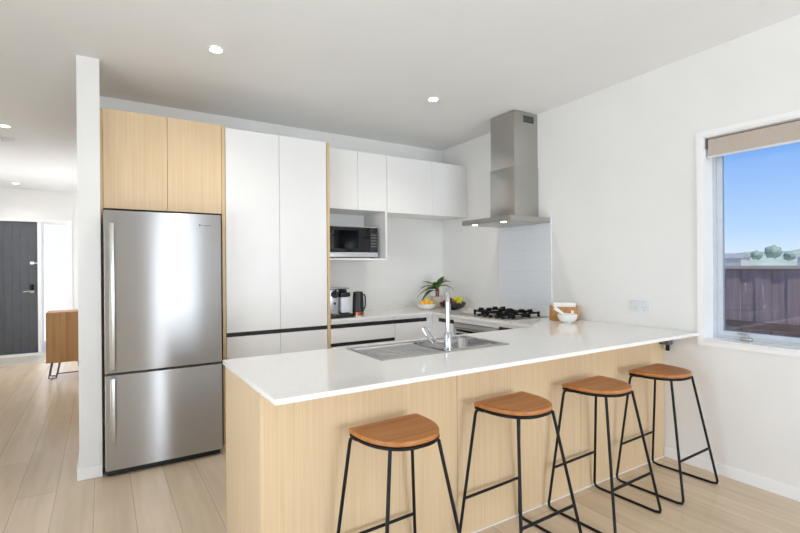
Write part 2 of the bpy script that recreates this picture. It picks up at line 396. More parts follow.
for i in range(24):
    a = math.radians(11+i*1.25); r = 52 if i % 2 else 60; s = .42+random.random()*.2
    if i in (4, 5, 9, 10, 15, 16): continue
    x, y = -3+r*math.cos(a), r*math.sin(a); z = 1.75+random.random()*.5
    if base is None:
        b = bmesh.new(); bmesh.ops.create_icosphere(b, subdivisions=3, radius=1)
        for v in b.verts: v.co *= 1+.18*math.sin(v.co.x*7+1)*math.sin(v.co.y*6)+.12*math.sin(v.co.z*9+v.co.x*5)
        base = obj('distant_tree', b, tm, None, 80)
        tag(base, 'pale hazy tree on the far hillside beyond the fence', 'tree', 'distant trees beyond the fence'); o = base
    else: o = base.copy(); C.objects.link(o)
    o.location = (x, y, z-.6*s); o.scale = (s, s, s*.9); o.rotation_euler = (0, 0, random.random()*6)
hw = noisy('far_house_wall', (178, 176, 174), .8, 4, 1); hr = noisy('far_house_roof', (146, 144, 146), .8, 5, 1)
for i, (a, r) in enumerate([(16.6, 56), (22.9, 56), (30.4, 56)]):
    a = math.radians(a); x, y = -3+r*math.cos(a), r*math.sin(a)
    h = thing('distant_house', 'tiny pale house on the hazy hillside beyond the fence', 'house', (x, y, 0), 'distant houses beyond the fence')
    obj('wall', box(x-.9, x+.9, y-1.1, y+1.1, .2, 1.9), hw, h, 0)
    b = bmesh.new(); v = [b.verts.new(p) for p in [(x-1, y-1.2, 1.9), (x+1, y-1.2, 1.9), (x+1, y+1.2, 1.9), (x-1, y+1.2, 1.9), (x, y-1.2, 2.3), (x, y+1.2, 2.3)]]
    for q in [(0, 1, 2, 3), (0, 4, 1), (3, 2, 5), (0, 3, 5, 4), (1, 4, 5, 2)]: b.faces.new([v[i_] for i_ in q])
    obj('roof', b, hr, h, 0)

# ================================================================== ROLLER BLIND
BY0, BY1 = .45, 1.575
t = thing('roller_blind', 'beige roller blind mostly rolled up at the top of the kitchen window', 'blind', (.03, (BY0+BY1)/2, 2.07))
b = box(.028, .0305, BY0, BY1, 2.085, 2.195)
b2 = bmesh.new(); tube(b2, [(.055, BY0, 2.178), (.055, BY1, 2.178)], .026, 20); obj('rolled_fabric', b2, blind_fab, t)
obj('fabric', b, blind_fab, t, 0)
obj('bottom_bar', box(.024, .035, BY0, BY1, 2.072, 2.086, bev=.002), noisy('blind_bar', (212, 216, 224), .4, 2, 10), t)
obj('bracket', box(.022, .088, BY1+.003, BY1+.009, 2.135, 2.203), grey_plastic, t, label='grey end bracket')

# ================================================================== WORKTOP
ZT, ZU = .91, .89
SK = (-2.215, -1.405, 2.02, 2.385)      # sink cut-out
b = bmesh.new()
xs = [-2.885, SK[0], -1.7, SK[1], -.62, -.002]; xs = sorted(set(xs)); ys = [1.625, SK[2], SK[3], 2.47, 3.81, YB-.002]
vt = {}
def V(x, y, z):
    k = (round(x, 4), round(y, 4), z)
    if k not in vt: vt[k] = b.verts.new((x, y, z))
    return vt[k]
def inside(x, y):
    if y < 2.47: return x > -2.885 and not (SK[0] < x < SK[1] and SK[2] < y < SK[3])
    if y < 3.81: return x > -.62
    return x > -1.7
cells = {}
for i in range(len(xs)-1):
    for j in range(len(ys)-1):
        cells[i, j] = inside((xs[i]+xs[i+1])/2, (ys[j]+ys[j+1])/2)
for (i, j), c in cells.items():
    if not c: continue
    x0, x1, y0, y1 = xs[i], xs[i+1], ys[j], ys[j+1]
    b.faces.new((V(x0, y0, ZT), V(x1, y0, ZT), V(x1, y1, ZT), V(x0, y1, ZT)))
    b.faces.new((V(x0, y1, ZU), V(x1, y1, ZU), V(x1, y0, ZU), V(x0, y0, ZU)))
    for (di, dj, p, q) in ((-1, 0, (x0, y0), (x0, y1)), (1, 0, (x1, y1), (x1, y0)), (0, -1, (x1, y0), (x0, y0)), (0, 1, (x0, y1), (x1, y1))):
        if not cells.get((i+di, j+dj), False):
            b.faces.new((V(*p, ZT), V(*q, ZT), V(*q, ZU), V(*p, ZU)))
tag(obj('worktop', b, stone, None, 0), 'glossy white stone worktop running in a U over bench and cabinets', 'countertop')

# ================================================================== PENINSULA CABINET
t = thing('peninsula_cabinet', 'oak panelled breakfast peninsula under the white worktop', 'cabinet', (-1.45, 2.15, 0))
for x0, x1 in ((-2.874, -1.89), (-1.888, -.93), (-.928, -.003)):
    obj('front_panel', box(x0, x1, 1.86, 1.878, .002, ZU-.001), oak_m, t, 0)
obj('end_panel', box(-2.874, -2.856, 1.8785, 2.46, .002, ZU-.001), oak_m, t, 0)
obj('plinth', box(-2.85, -.7, 2.36, 2.378, .002, .12), black_rail, t, 0)
obj('bottom_shelf', box(-2.85, -.7, 1.88, 2.40, .12, .138), cab_white, t, 0)
for x0, x1 in ((-2.85, -2.25), (-2.247, -1.83), (-1.827, -1.36), (-1.357, -.72)):
    dr = obj('cabinet_door', box(x0, x1, 2.43, 2.448, .14, .825), cab_white, t, 0)
obj('finger_rail', box(-2.85, -.72, 2.405, 2.418, .825, .86), black_rail, t, 0)
obj('sealant_line', box(-2.874, -.014, 1.855, 1.8595, .0005, .006), trim_paint, t, 0)
# under-bench bracket
t = thing('wall_bracket', 'small dark grey bracket under the worktop end by the wall', 'bracket', (-.045, 1.83, .75))
obj('bracket_body', box(-.07, -.015, 1.79, 1.856, .808, .888, bev=.005), grey_plastic, t)
b = bmesh.new(); tube(b, [(-.035, 1.815, .808), (-.035, 1.815, .765)], .013); obj('knob', b, black_metal, t)
# wall outlet
t = thing('power_outlet', 'white double power outlet on the wall above the worktop', 'power outlet', (-.006, 2.03, 1.02))
obj('face_plate', box(-.01, -.0005, 1.957, 2.103, 1.022, 1.104, bev=.003), outlet_white, t)
for y in (1.995, 2.065):
    obj('switch', box(-.014, -.0102, y-.008, y+.008, 1.078, 1.094, bev=.001), outlet_white, t)
    b = bmesh.new()
    for dy in (-.012, .012): bx(b, -.0112, -.0102, y+dy-.001, y+dy+.001, 1.046, 1.058)
    bx(b, -.0112, -.0102, y-.001, y+.001, 1.03, 1.04)
    obj('socket', b, grey_plastic, t)

# ================================================================== SINK
t = thing('kitchen_sink', 'stainless steel sink with drainer left and bowl right set in the peninsula', 'sink', (-1.81, 2.2, .75))
x0, x1, y0, y1 = -2.24, -1.385, 1.998, 2.408
BX0, BX1, BY_0, BY_1 = -1.80, -1.412, 2.085, 2.378
b = bmesh.new()
xs_ = [x0, SK[0]+.02, BX0, BX1, x1]; ys_ = [y0, BY_0, BY_1, y1]
zt = ZT+.004
# raised rim ring and deck with bowl opening
def ringbox(b, X0, X1, Y0, Y1, wdt, z0, z1):
    bx(b, X0, X1, Y0, Y0+wdt, z0, z1); bx(b, X0, X1, Y1-wdt, Y1, z0, z1); bx(b, X0, X0+wdt, Y0+wdt, Y1-wdt, z0, z1); bx(b, X1-wdt, X1, Y0+wdt, Y1-wdt, z0, z1)
ringbox(b, x0, x1, y0, y1, .022, ZT+.0005, ZT+.005)
obj('rim', b, steel_sink, t, 0)
b = bmesh.new(); zb = ZT-.008
bx(b, SK[0]+.003, BX0, SK[2]+.003, SK[3]-.003, zb-.002, zb); bx(b, BX1, SK[1]-.003, SK[2]+.003, SK[3]-.003, zb-.002, zb+.006)
bx(b, BX0, BX1, SK[2]+.003, BY_0, zb-.002, zb+.006); bx(b, BX0, BX1, BY_1, SK[3]-.003, zb-.002, zb+.006)
for k in range(7):
    yy = 2.075+k*.042; bx(b, -2.17, -1.85, yy, yy+.014, zb, zb+.0018, bev=.0008)
obj('drainer', b, steel_sink, t)
b = bmesh.new()
N = 8; pr = []
def rrect(X0, X1, Y0, Y1, r, z, n=6):
    pts = []
    for cx, cy, a0_ in ((X1-r, Y1-r, 0), (X0+r, Y1-r, PI/2), (X0+r, Y0+r, PI), (X1-r, Y0+r, 1.5*PI)):
        for k in range(n+1):
            a = a0_+k*PI/2/n; pts.append((cx+r*math.cos(a), cy+r*math.sin(a), z))
    return pts
rings = []
for ins, r, z in ((-.002, .05, zb+.005), (.004, .05, zb-.01), (.012, .05, .78), (.022, .055, .758), (.05, .05, .75)):
    rings.append([b.verts.new(p) for p in rrect(BX0+ins, BX1-ins, BY_0+ins, BY_1-ins, r, z)])
for a, c in zip(rings, rings[1:]):
    n = len(a)
    for k in range(n): b.faces.new((a[k], a[(k+1) % n], c[(k+1) % n], c[k]))
b.faces.new(rings[-1]); obj('bowl', b, steel('bowl_steel', (.42, .41, .40, 1), .22, (60, 60, 60), .05), t, 50)
b = bmesh.new(); lathe(b, [(0, .002), (.03, .002), (.04, .005), (.042, .001), (0, .0005)], -1.62, 2.21, 24, .75); obj('drain_strainer', b, chrome, t)

# mixer tap
TX, TY = -1.800, 2.045
t = thing('mixer_tap', 'tall chrome gooseneck mixer tap standing at the sink', 'tap', (TX, TY, ZT))
b = bmesh.new(); lathe(b, [(0, .0), (.028, .0), (.028, .01), (.023, .014), (.023, .085), (.019, .092), (.014, .1), (0, .1)], TX, TY, 24, ZT+.005); obj('tap_body', b, chrome, t)
dx, dy = .625, .781; pts = [(TX, TY, ZT+.09), (TX, TY, ZT+.16), (TX, TY, 1.14)]
R_ = .075
for k in range(0, 13):
    a = PI-k*PI/12*1.05; c = R_+R_*math.cos(a); pts.append((TX+dx*c, TY+dy*c, 1.165+R_*math.sin(a)))
b = bmesh.new(); tube(b, pts, [.0125]*len(pts), 14); sp = obj('spout', b, chrome, t)
e_ = Vector(pts[-1]); b = bmesh.new(); tube(b, [e_, e_+Vector((-.002*dx, -.002*dy, -.02)), e_+Vector((-.004*dx, -.004*dy, -.06))], .016, 14); obj('spray_nozzle', b, chrome, sp)
b = bmesh.new(); h0 = Vector((TX-.018, TY+.012, ZT+.045)); side = Vector((-.84, .54, 0)); fwd = Vector((.54, .84, 0))
tube(b, [h0, h0+side*.045+Vector((0, 0, .004))], .013, 14)
p0 = h0+side*.045
lp = [p0+Vector((0, 0, .008)), p0+side*.03+Vector((0, 0, .052)), p0+side*.045+Vector((0, 0, .078)), p0+side*.055+Vector((0, 0, .085)), p0+side*.066+Vector((0, 0, .080)), p0+side*.070+Vector((0, 0, .068)), p0+side*.045+Vector((0, 0, .025)), p0+side*.012+Vector((0, 0, -.006))]
tube(b, lp, .0045, 8); obj('lever_handle', b, chrome, t)

# ================================================================== FRIDGE
FX0, FX1, FYF = -3.3795, -2.651, 3.625
t = thing('refrigerator', 'tall stainless steel fridge with freezer drawer at the bottom', 'refrigerator', ((FX0+FX1)/2, 3.95, 0))
obj('body', box(FX0+.004, FX1-.004, FYF+.065, 4.33, .03, 1.745, bev=.004), steel_dark, t)
u = obj('fridge_door', box(FX0, FX1, FYF, FYF+.058, .682, 1.752, bev=.008), steel_fridge, t)
lo_ = obj('freezer_drawer', box(FX0, FX1, FYF, FYF+.058, .045, .668, bev=.008), steel_fridge, t)
obj('kick_grille', box(FX0+.01, FX1-.01, FYF+.035, FYF+.06, .005, .043), rubber, t)
obj('foot', box(FX0+.02, FX0+.07, FYF+.075, FYF+.13, .0, .03), rubber, t); obj('foot', box(FX1-.07, FX1-.02, FYF+.075, FYF+.13, .0, .03), rubber, t)
for par, z0, z1 in ((u, .715, 1.665), (lo_, .245, .655)):
    b = box(-3.352, -3.322, FYF-.045, FYF-.033, z0, z1, bev=.004)
    for z in (z0+.03, z1-.03): bx(b, -3.344, -3.330, FYF-.034, FYF-.0005, z-.01, z+.01)
    obj('door_handle', b, nickel, par)
b = bmesh.new(); bmesh.ops.create_circle(b, cap_ends=True, radius=.0065, segments=24, matrix=Matrix.Translation((-2.797, FYF-.0008, 1.6735)) @ Matrix.Rotation(PI/2, 4, 'X'))
obj('badge', b, grey_plastic, u, 0)
b = text_bm('Westinghouse', .0115); bmesh.ops.rotate(b, verts=b.verts, cent=(0, 0, 0), matrix=Matrix.Rotation(PI/2, 3, 'X')); bmesh.ops.translate(b, verts=b.verts, vec=(-2.786, FYF-.001, 1.669)); obj('badge_lettering', b, grey_plastic, u, 0)

# ================================================================== OVERHEAD OAK CABINET + SURROUND
YC = 3.83
t = thing('overhead_cabinet', 'oak cabinet with two doors above the steel fridge', 'cabinet', (-2.98, 4.1, 0))
obj('body', box(-3.379, -2.604, YC+.021, YB-.003, 1.79, 2.468), oak_m, t, 0)
obj('cabinet_door', box(-3.379, -2.982, YC, YC+.02, 1.785, 2.47, bev=.001), oak_m, t, 0)
obj('cabinet_door', box(-2.979, -2.604, YC, YC+.02, 1.785, 2.47, bev=.001), oak_m, t, 0)
obj('side_panel', box(-3.3950, -3.3815, YC-.001, YB-.003, .002, 2.472), oak_edge, t, 0)
obj('side_panel', box(-2.602, -2.578, YC-.005, YB-.003, .002, 2.474), oak_edge, t, 0)
# tall pantry
t = thing('pantry_cabinet', 'tall white pantry cabinet with flat doors beside the fridge', 'cabinet', (-2.15, 4.1, 0))
obj('body', box(-2.575, -1.73, YC+.021, YB-.003, .1, 2.45), cab_white, t, 0)
for x0, x1 in ((-2.573, -2.150), (-2.147, -1.732)):
    obj('upper_door', box(x0, x1, YC, YC+.019, .860, 2.455, bev=.001), cab_white, t, 0)
    obj('lower_door', box(x0, x1, YC, YC+.019, .10, .826, bev=.001), cab_white, t, 0)
obj('finger_rail', box(-2.573, -1.732, YC+.004, YC+.0195, .827, .859), black_rail, t, 0)
obj('plinth', box(-2.573, -1.732, YC+.05, YC+.07, .002, .099), black_rail, t, 0)
obj('side_panel', box(-1.728, -1.704, YC-.005, YB-.003, .002, 2.452), oak_edge, t, 0, label='oak end panel')

# ================================================================== UPPER CABINETS
YU = 3.995
def upper(name, label, x0, x1, z0=1.905):
    t = thing(name, label, 'cabinet', ((x0+x1)/2, 4.2, z0), None)
    obj('body', box(x0+.001, x1-.001, YU+.02, YB-.003, z0, 2.45), cab_white, t, 0)
    return t
t = upper('wall_cabinet', 'white wall cabinet with two doors and the microwave niche below', -1.70, -1.022)
for x0, x1 in ((-1.699, -1.341), (-1.338, -1.023)): obj('cabinet_door', box(x0, x1, YU, YU+.019, 1.905, 2.455, bev=.001), cab_white, t, 0)
b = bmesh.new(); bx(b, -1.699, -1.681, YU, YB-.003, 1.43, 1.904); bx(b, -1.041, -1.023, YU, YB-.003, 1.43, 1.904); bx(b, -1.681, -1.041, YU, YB-.003, 1.43, 1.448)
obj('open_niche', b, cab_white, t, 0)
t = upper('wall_cabinet', 'white wall cabinet with two doors in the corner left of the range hood', -1.020, -.003, 1.905)
for x0, x1 in ((-1.019, -.476), (-.473, -.004)): obj('cabinet_door', box(x0, x1, YU, YU+.019, 1.898, 2.455, bev=.001), cab_white, t, 0)

# ================================================================== BASE CABINETS
t = thing('drawer_cabinet', 'white drawer cabinet under the coffee machine with black finger rails', 'cabinet', (-1.37, 4.1, 0))
obj('body', box(-1.70, -1.042, YC+.03, YB-.003, .1, .888), cab_white, t, 0)
obj('top_rail_panel', box(-1.70, -1.042, YC, YC+.02, .862, .889), cab_white, t, 0)
for z0, z1 in ((.696, .824), (.40, .664), (.11, .368)):
    dr = obj('drawer', box(-1.70, -1.043, YC, YC+.019, z0, z1, bev=.001), cab_white, t, 0)
    obj('finger_rail', box(-1.70, -1.043, YC+.006, YC+.0195, z1+.001, z1+.0355), black_rail, dr, 0)
obj('plinth', box(-1.70, -1.042, YC+.05, YC+.07, .002, .1), black_rail, t, 0)
t = thing('corner_cabinet', 'white corner base cabinet with a single door under the fruit bowls', 'cabinet', (-.85, 4.1, 0))
obj('body', box(-1.039, -.60, YC+.03, YB-.003, .1, .888), cab_white, t, 0)
obj('top_rail_panel', box(-1.039, -.6002, YC, YC+.02, .862, .889), cab_white, t, 0)
obj('cabinet_door', box(-1.039, -.672, YC, YC+.019, .11, .824, bev=.001), cab_white, t, 0)
obj('finger_rail', box(-1.039, -.672, YC+.006, YC+.0195, .825, .861), black_rail, t, 0)
obj('corner_post', box(-.671, -.6002, YC, YC+.029, .1, .861), cab_white, t, 0)
XC = -.60
t = thing('base_cabinet', 'narrow white base cabinet left of the oven', 'cabinet', (-.3, 3.65, 0))
obj('body', box(XC+.03, -.003, 3.50, 3.855, .1, .888), cab_white, t, 0)
obj('top_rail_panel', box(XC, XC+.02, 3.50, 3.8297, .862, .889), cab_white, t, 0)
obj('cabinet_door', box(XC, XC+.019, 3.50, 3.735, .11, .824, bev=.001), cab_white, t, 0)
obj('finger_rail', box(XC+.004, XC+.0195, 3.50, 3.735, .825, .861), black_rail, t, 0)
obj('corner_post', box(XC, XC+.02, 3.736, 3.8297, .1, .861), cab_white, t, 0)
t = thing('base_cabinet', 'white base cabinet between the oven and the peninsula', 'cabinet', (-.3, 2.65, 0))
obj('body', box(XC+.03, -.003, 2.475, 2.895, .1, .888), cab_white, t, 0)
obj('top_rail_panel', box(XC, XC+.02, 2.475, 2.895, .862, .889), cab_white, t, 0)
obj('cabinet_door', box(XC, XC+.019, 2.475, 2.895, .11, .824, bev=.001), cab_white, t, 0)
obj('finger_rail', box(XC+.004, XC+.0195, 2.475, 2.895, .825, .861), black_rail, t, 0)
t = thing('oven', 'stainless steel built-in oven with dark glass under the gas hob', 'oven', (-.3, 3.2, 0))
obj('housing', box(XC+.03, -.003, 2.90, 3.495, .1, .84), steel_dark, t, 0)
obj('filler_panel', box(XC, XC+.02, 2.90, 3.495, .846, .889), cab_white, t, 0)
obj('control_panel', box(XC-.004, XC+.029, 2.902, 3.493, .80, .842, bev=.002), steel_hood, t)
obj('oven_door', box(XC-.006, XC+.029, 2.902, 3.493, .25, .796, bev=.003), steel_hood, t)
obj('door_glass', box(XC-.009, XC-.0065, 2.95, 3.445, .32, .785), dark_glass, t, 0)
b = bmesh.new(); tube(b, [(XC-.045, 2.95, .765), (XC-.045, 3.445, .765)], .009)
for y in (2.99, 3.405): tube(b, [(XC-.009, y, .765), (XC-.045, y, .765)], .006)
obj('door_handle', b, chrome, t)

# ================================================================== HOB
t = thing('gas_hob', 'steel gas hob with black cast iron pan supports below the range hood', 'cooktop', (-.32, 3.17, ZT))
obj('hob_plate', box(-.56, -.065, 2.84, 3.49, ZT+.0005, ZT+.008, bev=.003), steel_hood, t)
hp = ZT+.008
for (hx, hy, hr_) in ((-.215, 2.96, .042), (-.39, 2.96, .034), (-.30, 3.13, .046), (-.215, 3.295, .034), (-.39, 3.295, .042)):
    b = bmesh.new(); lathe(b, [(0, 0), (hr_, 0), (hr_, .008), (hr_*.85, .012), (hr_*.85, .02), (hr_*.7, .024), (0, .025)], hx, hy, 24, hp); obj('burner', b, black_metal, t)
for (y0, y1) in ((2.88, 3.04), (3.055, 3.205), (3.22, 3.37)):
    b = bmesh.new(); z = hp+.026; X0, X1 = -.46, -.13
    bx(b, X0, X1, y0, y0+.012, z, z+.012); bx(b, X0, X1, y1-.012, y1, z, z+.012)
    bx(b, X0, X0+.012, y0, y1, z, z+.012); bx(b, X1-.012, X1, y0, y1, z, z+.012)
    cy = (y0+y1)/2
    for cx in (-.215, -.39) if abs(cy-3.13) > .05 else (-.30,):
        for a in range(4):
            ca, sa = round(math.cos(a*PI/2)), round(math.sin(a*PI/2))
            p1 = (cx+ca*.03, cy+sa*.03); p2 = (cx+ca*.072, cy+sa*.068)
            bx(b, min(p1[0], p2[0])-.006, max(p1[0], p2[0])+.006, min(p1[1], p2[1])-.006, max(p1[1], p2[1])+.006, z+.008, z+.034)
    for cx in (X0+.006, X1-.006):
        for cyy in (y0+.006, y1-.006): bx(b, cx-.008, cx+.008, cyy-.008, cyy+.008, hp, z+.018)
    obj('pan_support', b, black_metal, t, 0)
for k in range(5):
    b = bmesh.new(); lathe(b, [(0, 0), (.017, 0), (.016, .016), (.013, .02), (0, .02)], -.522, 2.93+k*.075, 20, hp); obj('control_knob', b, black_metal, t)

# splashback
tag(obj('splashback', box(-.009, -.0005, 2.85, 3.50, ZT+.0005, 1.79), tile_m, None, 0), 'glossy white tiled splashback behind the gas hob', 'splashback')

# ================================================================== RANGE HOOD
t = thing('range_hood', 'stainless steel chimney range hood above the gas hob', 'range hood', (-.25, 3.17, 1.74))
b = bmesh.new()
v = []
for z, x_, in ((1.747, -.502), (1.792, -.502)):
    v += [b.verts.new(p) for p in ((x_, 2.855, z), (-.0095, 2.855, z), (-.0095, 3.482, z), (x_, 3.482, z))]
for q in ((3, 2, 1, 0), (4, 5, 6, 7), (0, 1, 5, 4), (1, 2, 6, 5), (2, 3, 7, 6), (3, 0, 4, 7)): b.faces.new([v[i] for i in q])
bmesh.ops.bevel(b, geom=b.edges[:], offset=.002, segments=2, affect='EDGES')
can = obj('canopy', b, steel_hood, t)
obj('filter', box(-.40, -.06, 2.92, 3.16, 1.7455, 1.7468), steel_sink, can, 0); obj('filter', box(-.40, -.06, 3.18, 3.42, 1.7455, 1.7468), steel_sink, can, 0)
for y in (2.985, 3.355):
    b = bmesh.new(); lathe(b, [(0, -.004), (.024, -.004), (.024, 0), (.0, 0)], -.452, y, 24, 1.7465); obj('hood_lamp', b, hood_e, can)
    l = bpy.data.lights.new('hood_spot', 'SPOT'); l.energy = 2.0; l.spot_size = 1.6; l.spot_blend = .8; l.shadow_soft_size = .03; l.color = (1, .95, .86)
    o = bpy.data.objects.new('hood_spot', l); C.objects.link(o); o.location = (-.452, y, 1.73)
obj('lower_chimney', box(-.305, -.003, 2.996, 3.306, 1.7925, 2.25, bev=.002), steel_hood, t)
up = obj('upper_chimney', box(-.300, -.003, 3.001, 3.301, 2.2505, 2.744, bev=.002), steel_hood, t)
b = bmesh.new()
for r in range(5): bx(b, -.18, -.06, 2.9985, 3.0005, 2.662+r*.010, 2.667+r*.010)
obj('vent_grille', b, rubber, up, 0)
obj('vent_frame', frame_bm(-.186, -.054, 2.9992, 3.0008, 2.655, 2.716, .006, 'y'), grey_plastic, up, 0)

# ================================================================== MICROWAVE
MX0, MX1, MY, MZ0, MZ1 = -1.60, -1.082, 4.085, 1.458, 1.757
t = thing('microwave', 'black fronted microwave oven sitting in the white niche', 'microwave', ((MX0+MX1)/2, 4.2, 1.449))
obj('case', box(MX0, MX1, MY+.012, YB-.01, MZ0, MZ1, bev=.004), noisy('microwave_case', (206, 206, 208), .4, 3, 10), t)
obj('door', box(MX0, MX1-.085, MY-.006, MY+.011, MZ0+.05, MZ1-.008, bev=.003), dark_glass, t)
p = obj('control_panel', box(MX1-.083, MX1, MY-.006, MY+.011, MZ0+.05, MZ1-.008, bev=.003), rubber, t)
obj('door_window', box(MX0+.05, MX1-.17, MY-.0075, MY-.0062, MZ0+.085, MZ1-.04), dark_glass, t, 0)
obj('lower_trim', box(MX0, MX1, MY-.008, MY+.011, MZ0+.002, MZ0+.048, bev=.003), noisy('microwave_trim', (196, 198, 202), .3, 3, 10, metal=.3), t, label='silver strip under the door')
obj('display', box(MX1-.072, MX1-.012, MY-.008, MY-.0062, MZ1-.055, MZ1-.028), dark_glass, p, 0)
for r in range(5):
    for c in range(3):
        x = MX1-.070+c*.021; z = MZ1-.085-r*.028
        obj('button', box(x, x+.015, MY-.0075, MY-.0062, z, z+.010), noisy('button_grey', (120, 120, 124), .5, 3, 10) if r == 0 and c == 0 else bpy.data.materials['button_grey'], p, 0)
for x in (MX0+.03, MX1-.05): obj('foot', box(x, x+.03, MY+.03, MY+.06, 1.449, MZ0), rubber, t, 0)

# ================================================================== COFFEE MACHINE
ox, oy, oz = -1.690, 3.90, ZT
t = thing('coffee_machine', 'silver and black coffee machine with milk jug against the oak panel', 'coffee machine', (ox+.12, oy+.1, oz))
obj('base_tray', box(ox, ox+.235, oy-.03, oy+.22, oz+.0005, oz+.035, bev=.006), rubber, t)
obj('back_body', box(ox+.005, ox+.225, oy+.10, oy+.22, oz+.036, oz+.262, bev=.01), rubber, t)
obj('front_column', box(ox+.022, ox+.105, oy+.01, oy+.10, oz+.036, oz+.255, bev=.012), noisy('coffee_silver', (196, 200, 208), .3, 4, 10, metal=.5), t)
b = bmesh.new(); tube(b, [(ox+.063, oy-.012, oz+.212), (ox+.063, oy+.02, oz+.212)], .033, 20); tube(b, [(ox+.063, oy-.012, oz+.212), (ox+.063, oy-.02, oz+.255)], .01, 10); obj('brew_head', b, rubber, t)
obj('drip_plate', box(ox+.035, ox+.092, oy-.028, oy+.009, oz+.036, oz+.042), nickel, t)
obj('coffee_spout', box(ox+.055, ox+.071, oy-.004, oy+.009, oz+.12, oz+.14), rubber, t)
j = obj('milk_jug', box(ox+.125, ox+.215, oy+.0, oy+.095, oz+.04, oz+.185, bev=.014), noisy('milk_jug_frost', (214, 218, 226), .25, 3, 10), t)
obj('jug_lid', box(ox+.122, ox+.218, oy-.002, oy+.097, oz+.186, oz+.225, bev=.01), rubber, j)
b = bmesh.new(); tube(b, [(ox+.175, oy+.02, oz+.225), (ox+.165, oy+.005, oz+.245)], .016, 14); obj('froth_knob', b, rubber, j)
obj('top_cover', box(ox+.01, ox+.22, oy+.02, oy+.215, oz+.258, oz+.268, bev=.003), noisy('cover_chrome', (180, 182, 186), .25, 3, 10, metal=.6), t)

# kettle
kx, ky = -1.395, 3.90
t = thing('kettle', 'black cylinder kettle with copper base beside the coffee machine', 'kettle', (kx, ky, ZT))
b = bmesh.new(); lathe(b, [(0, .0005), (.056, .0005), (.056, .012), (0, .012)], kx, ky, 28, ZT); obj('power_base', b, nickel, t)
b = bmesh.new(); lathe(b, [(0, .013), (.052, .013), (.053, .045), (0, .045)], kx, ky, 28, ZT); obj('copper_band', b, copper, t, label='copper coloured band')
b = bmesh.new(); lathe(b, [(0, .046), (.053, .046), (.051, .13), (.047, .215), (0, .216)], kx, ky, 28, ZT); obj('body', b, rubber, t)
b = bmesh.new(); lathe(b, [(0, .2165), (.045, .2165), (.043, .228), (.012, .232), (0, .232)], kx, ky, 28, ZT); obj('lid', b, rubber, t)
b = bmesh.new(); q = Vector((.94, -.34, 0)); P0 = Vector((kx, ky, ZT)); zz = Vector((0, 0, 1))
tube(b, [P0+q*.046+zz*.20, P0+q*.06+zz*.198, P0+q*.066+zz*.18, P0+q*.066+zz*.10, P0+q*.06+zz*.075, P0+q*.052+zz*.07], .007, 8); obj('handle', b, rubber, t)

# ================================================================== FRUIT, PLANT
def bowl_bm(cx, cy, z, R, h, foot, th=.005):
    pr = [(0, .0005), (foot, .0005), (foot, .006)]
    for k in range(1, 9):
        a = k/8; pr.append((foot+(R-foot)*math.sin(a*PI/2)**.9, .006+(h-.006)*(1-math.cos(a*PI/2))))
    for k in range(8, -1, -1):
        a = k/8; pr.append((max(.0, foot+(R-foot)*math.sin(a*PI/2)**.9-th) if k else foot*.8, .006+(h-.006)*(1-math.cos(a*PI/2))+(th if k < 8 else 0)))
    pr.append((0, .006+th)); return lathe(bmesh.new(), pr, cx, cy, 40, z)
WB = (-.490, 4.09); BBc = (-.262, 3.935)
tag(obj('fruit_bowl', bowl_bm(*WB, ZT, .098, .06, .04), ceramic), 'shallow white bowl of orange fruit on the back worktop', 'bowl')
tag(obj('fruit_bowl', bowl_bm(*BBc, ZT, .138, .075, .05), black_ceramic), 'wide black bowl of mixed fruit in the worktop corner', 'bowl')
def fruit_bm(r, sq=.93, n=20):
    b = bmesh.new(); pr = [(0, -r*sq)]
    for k in range(1, 14):
        a = -PI/2+k*PI/14; pr.append((r*math.cos(a), r*sq*math.sin(a)))
    pr += [(r*.12, r*sq*.97), (0, r*sq*.9)]
    return lathe(b, pr, 0, 0, n, 0)
def fruits(name, m, label, cat, group, spots, r):
    base = None
    for x, y, z in spots:
        if base is None:
            base = obj(name, fruit_bm(r), m); tag(base, label, cat, group); o = base
            st = obj('stem', box(-.0015, .0015, -.0015, .0015, r*.8, r*1.02), noisy('stem_brown_'+name, (80, 60, 34), .8, 5, 10), None)
            ORG.pop(st.name); st.parent = base; st.location = (0, 0, r*1.0)
            # base origin sits at the fruit's lowest point
        else:
            o = dup(base, (0, 0, 0))
        o.location = (x, y, z-r*.93); o.rotation_euler = (0, 0, random.random()*6)
orange_m = noisy('orange_skin', (244, 188, 56), .45, 10, 60, .2)
red_m = noisy('red_apple_skin', (122, 30, 40), .3, 25, 20)
green_m = noisy('green_apple_skin', (196, 190, 62), .35, 16, 20)
fruits('orange', orange_m, 'yellow orange fruit heaped in the shallow white bowl', 'fruit', 'oranges in the white bowl',
       [(WB[0]+.045*math.cos(a), WB[1]+.045*math.sin(a), ZT+.062) for a in (.3, 1.55, 2.8, 4.1, 5.35)]+[(WB[0], WB[1]-.002, ZT+.092)], .031)
fruits('red_apple', red_m, 'dark red apple in the left half of the black bowl', 'fruit', 'red apples in the black bowl',
       [(BBc[0]-.068, BBc[1]+.040, ZT+.070), (BBc[0]-.080, BBc[1]-.018, ZT+.068), (BBc[0]-.02, BBc[1]-.035, ZT+.064), (BBc[0]-.042, BBc[1]+.005, ZT+.104)], .031)
fruits('green_apple', green_m, 'yellow green apple in the right half of the black bowl', 'fruit', 'green apples in the black bowl',
       [(BBc[0]+.042, BBc[1]-.052, ZT+.072), (BBc[0]+.078, BBc[1]+.002, ZT+.080), (BBc[0]+.024, BBc[1]+.034, ZT+.070), (BBc[0]+.02, BBc[1]-.022, ZT+.108), (BBc[0]+.066, BBc[1]-.045, ZT+.118-.012)], .032)

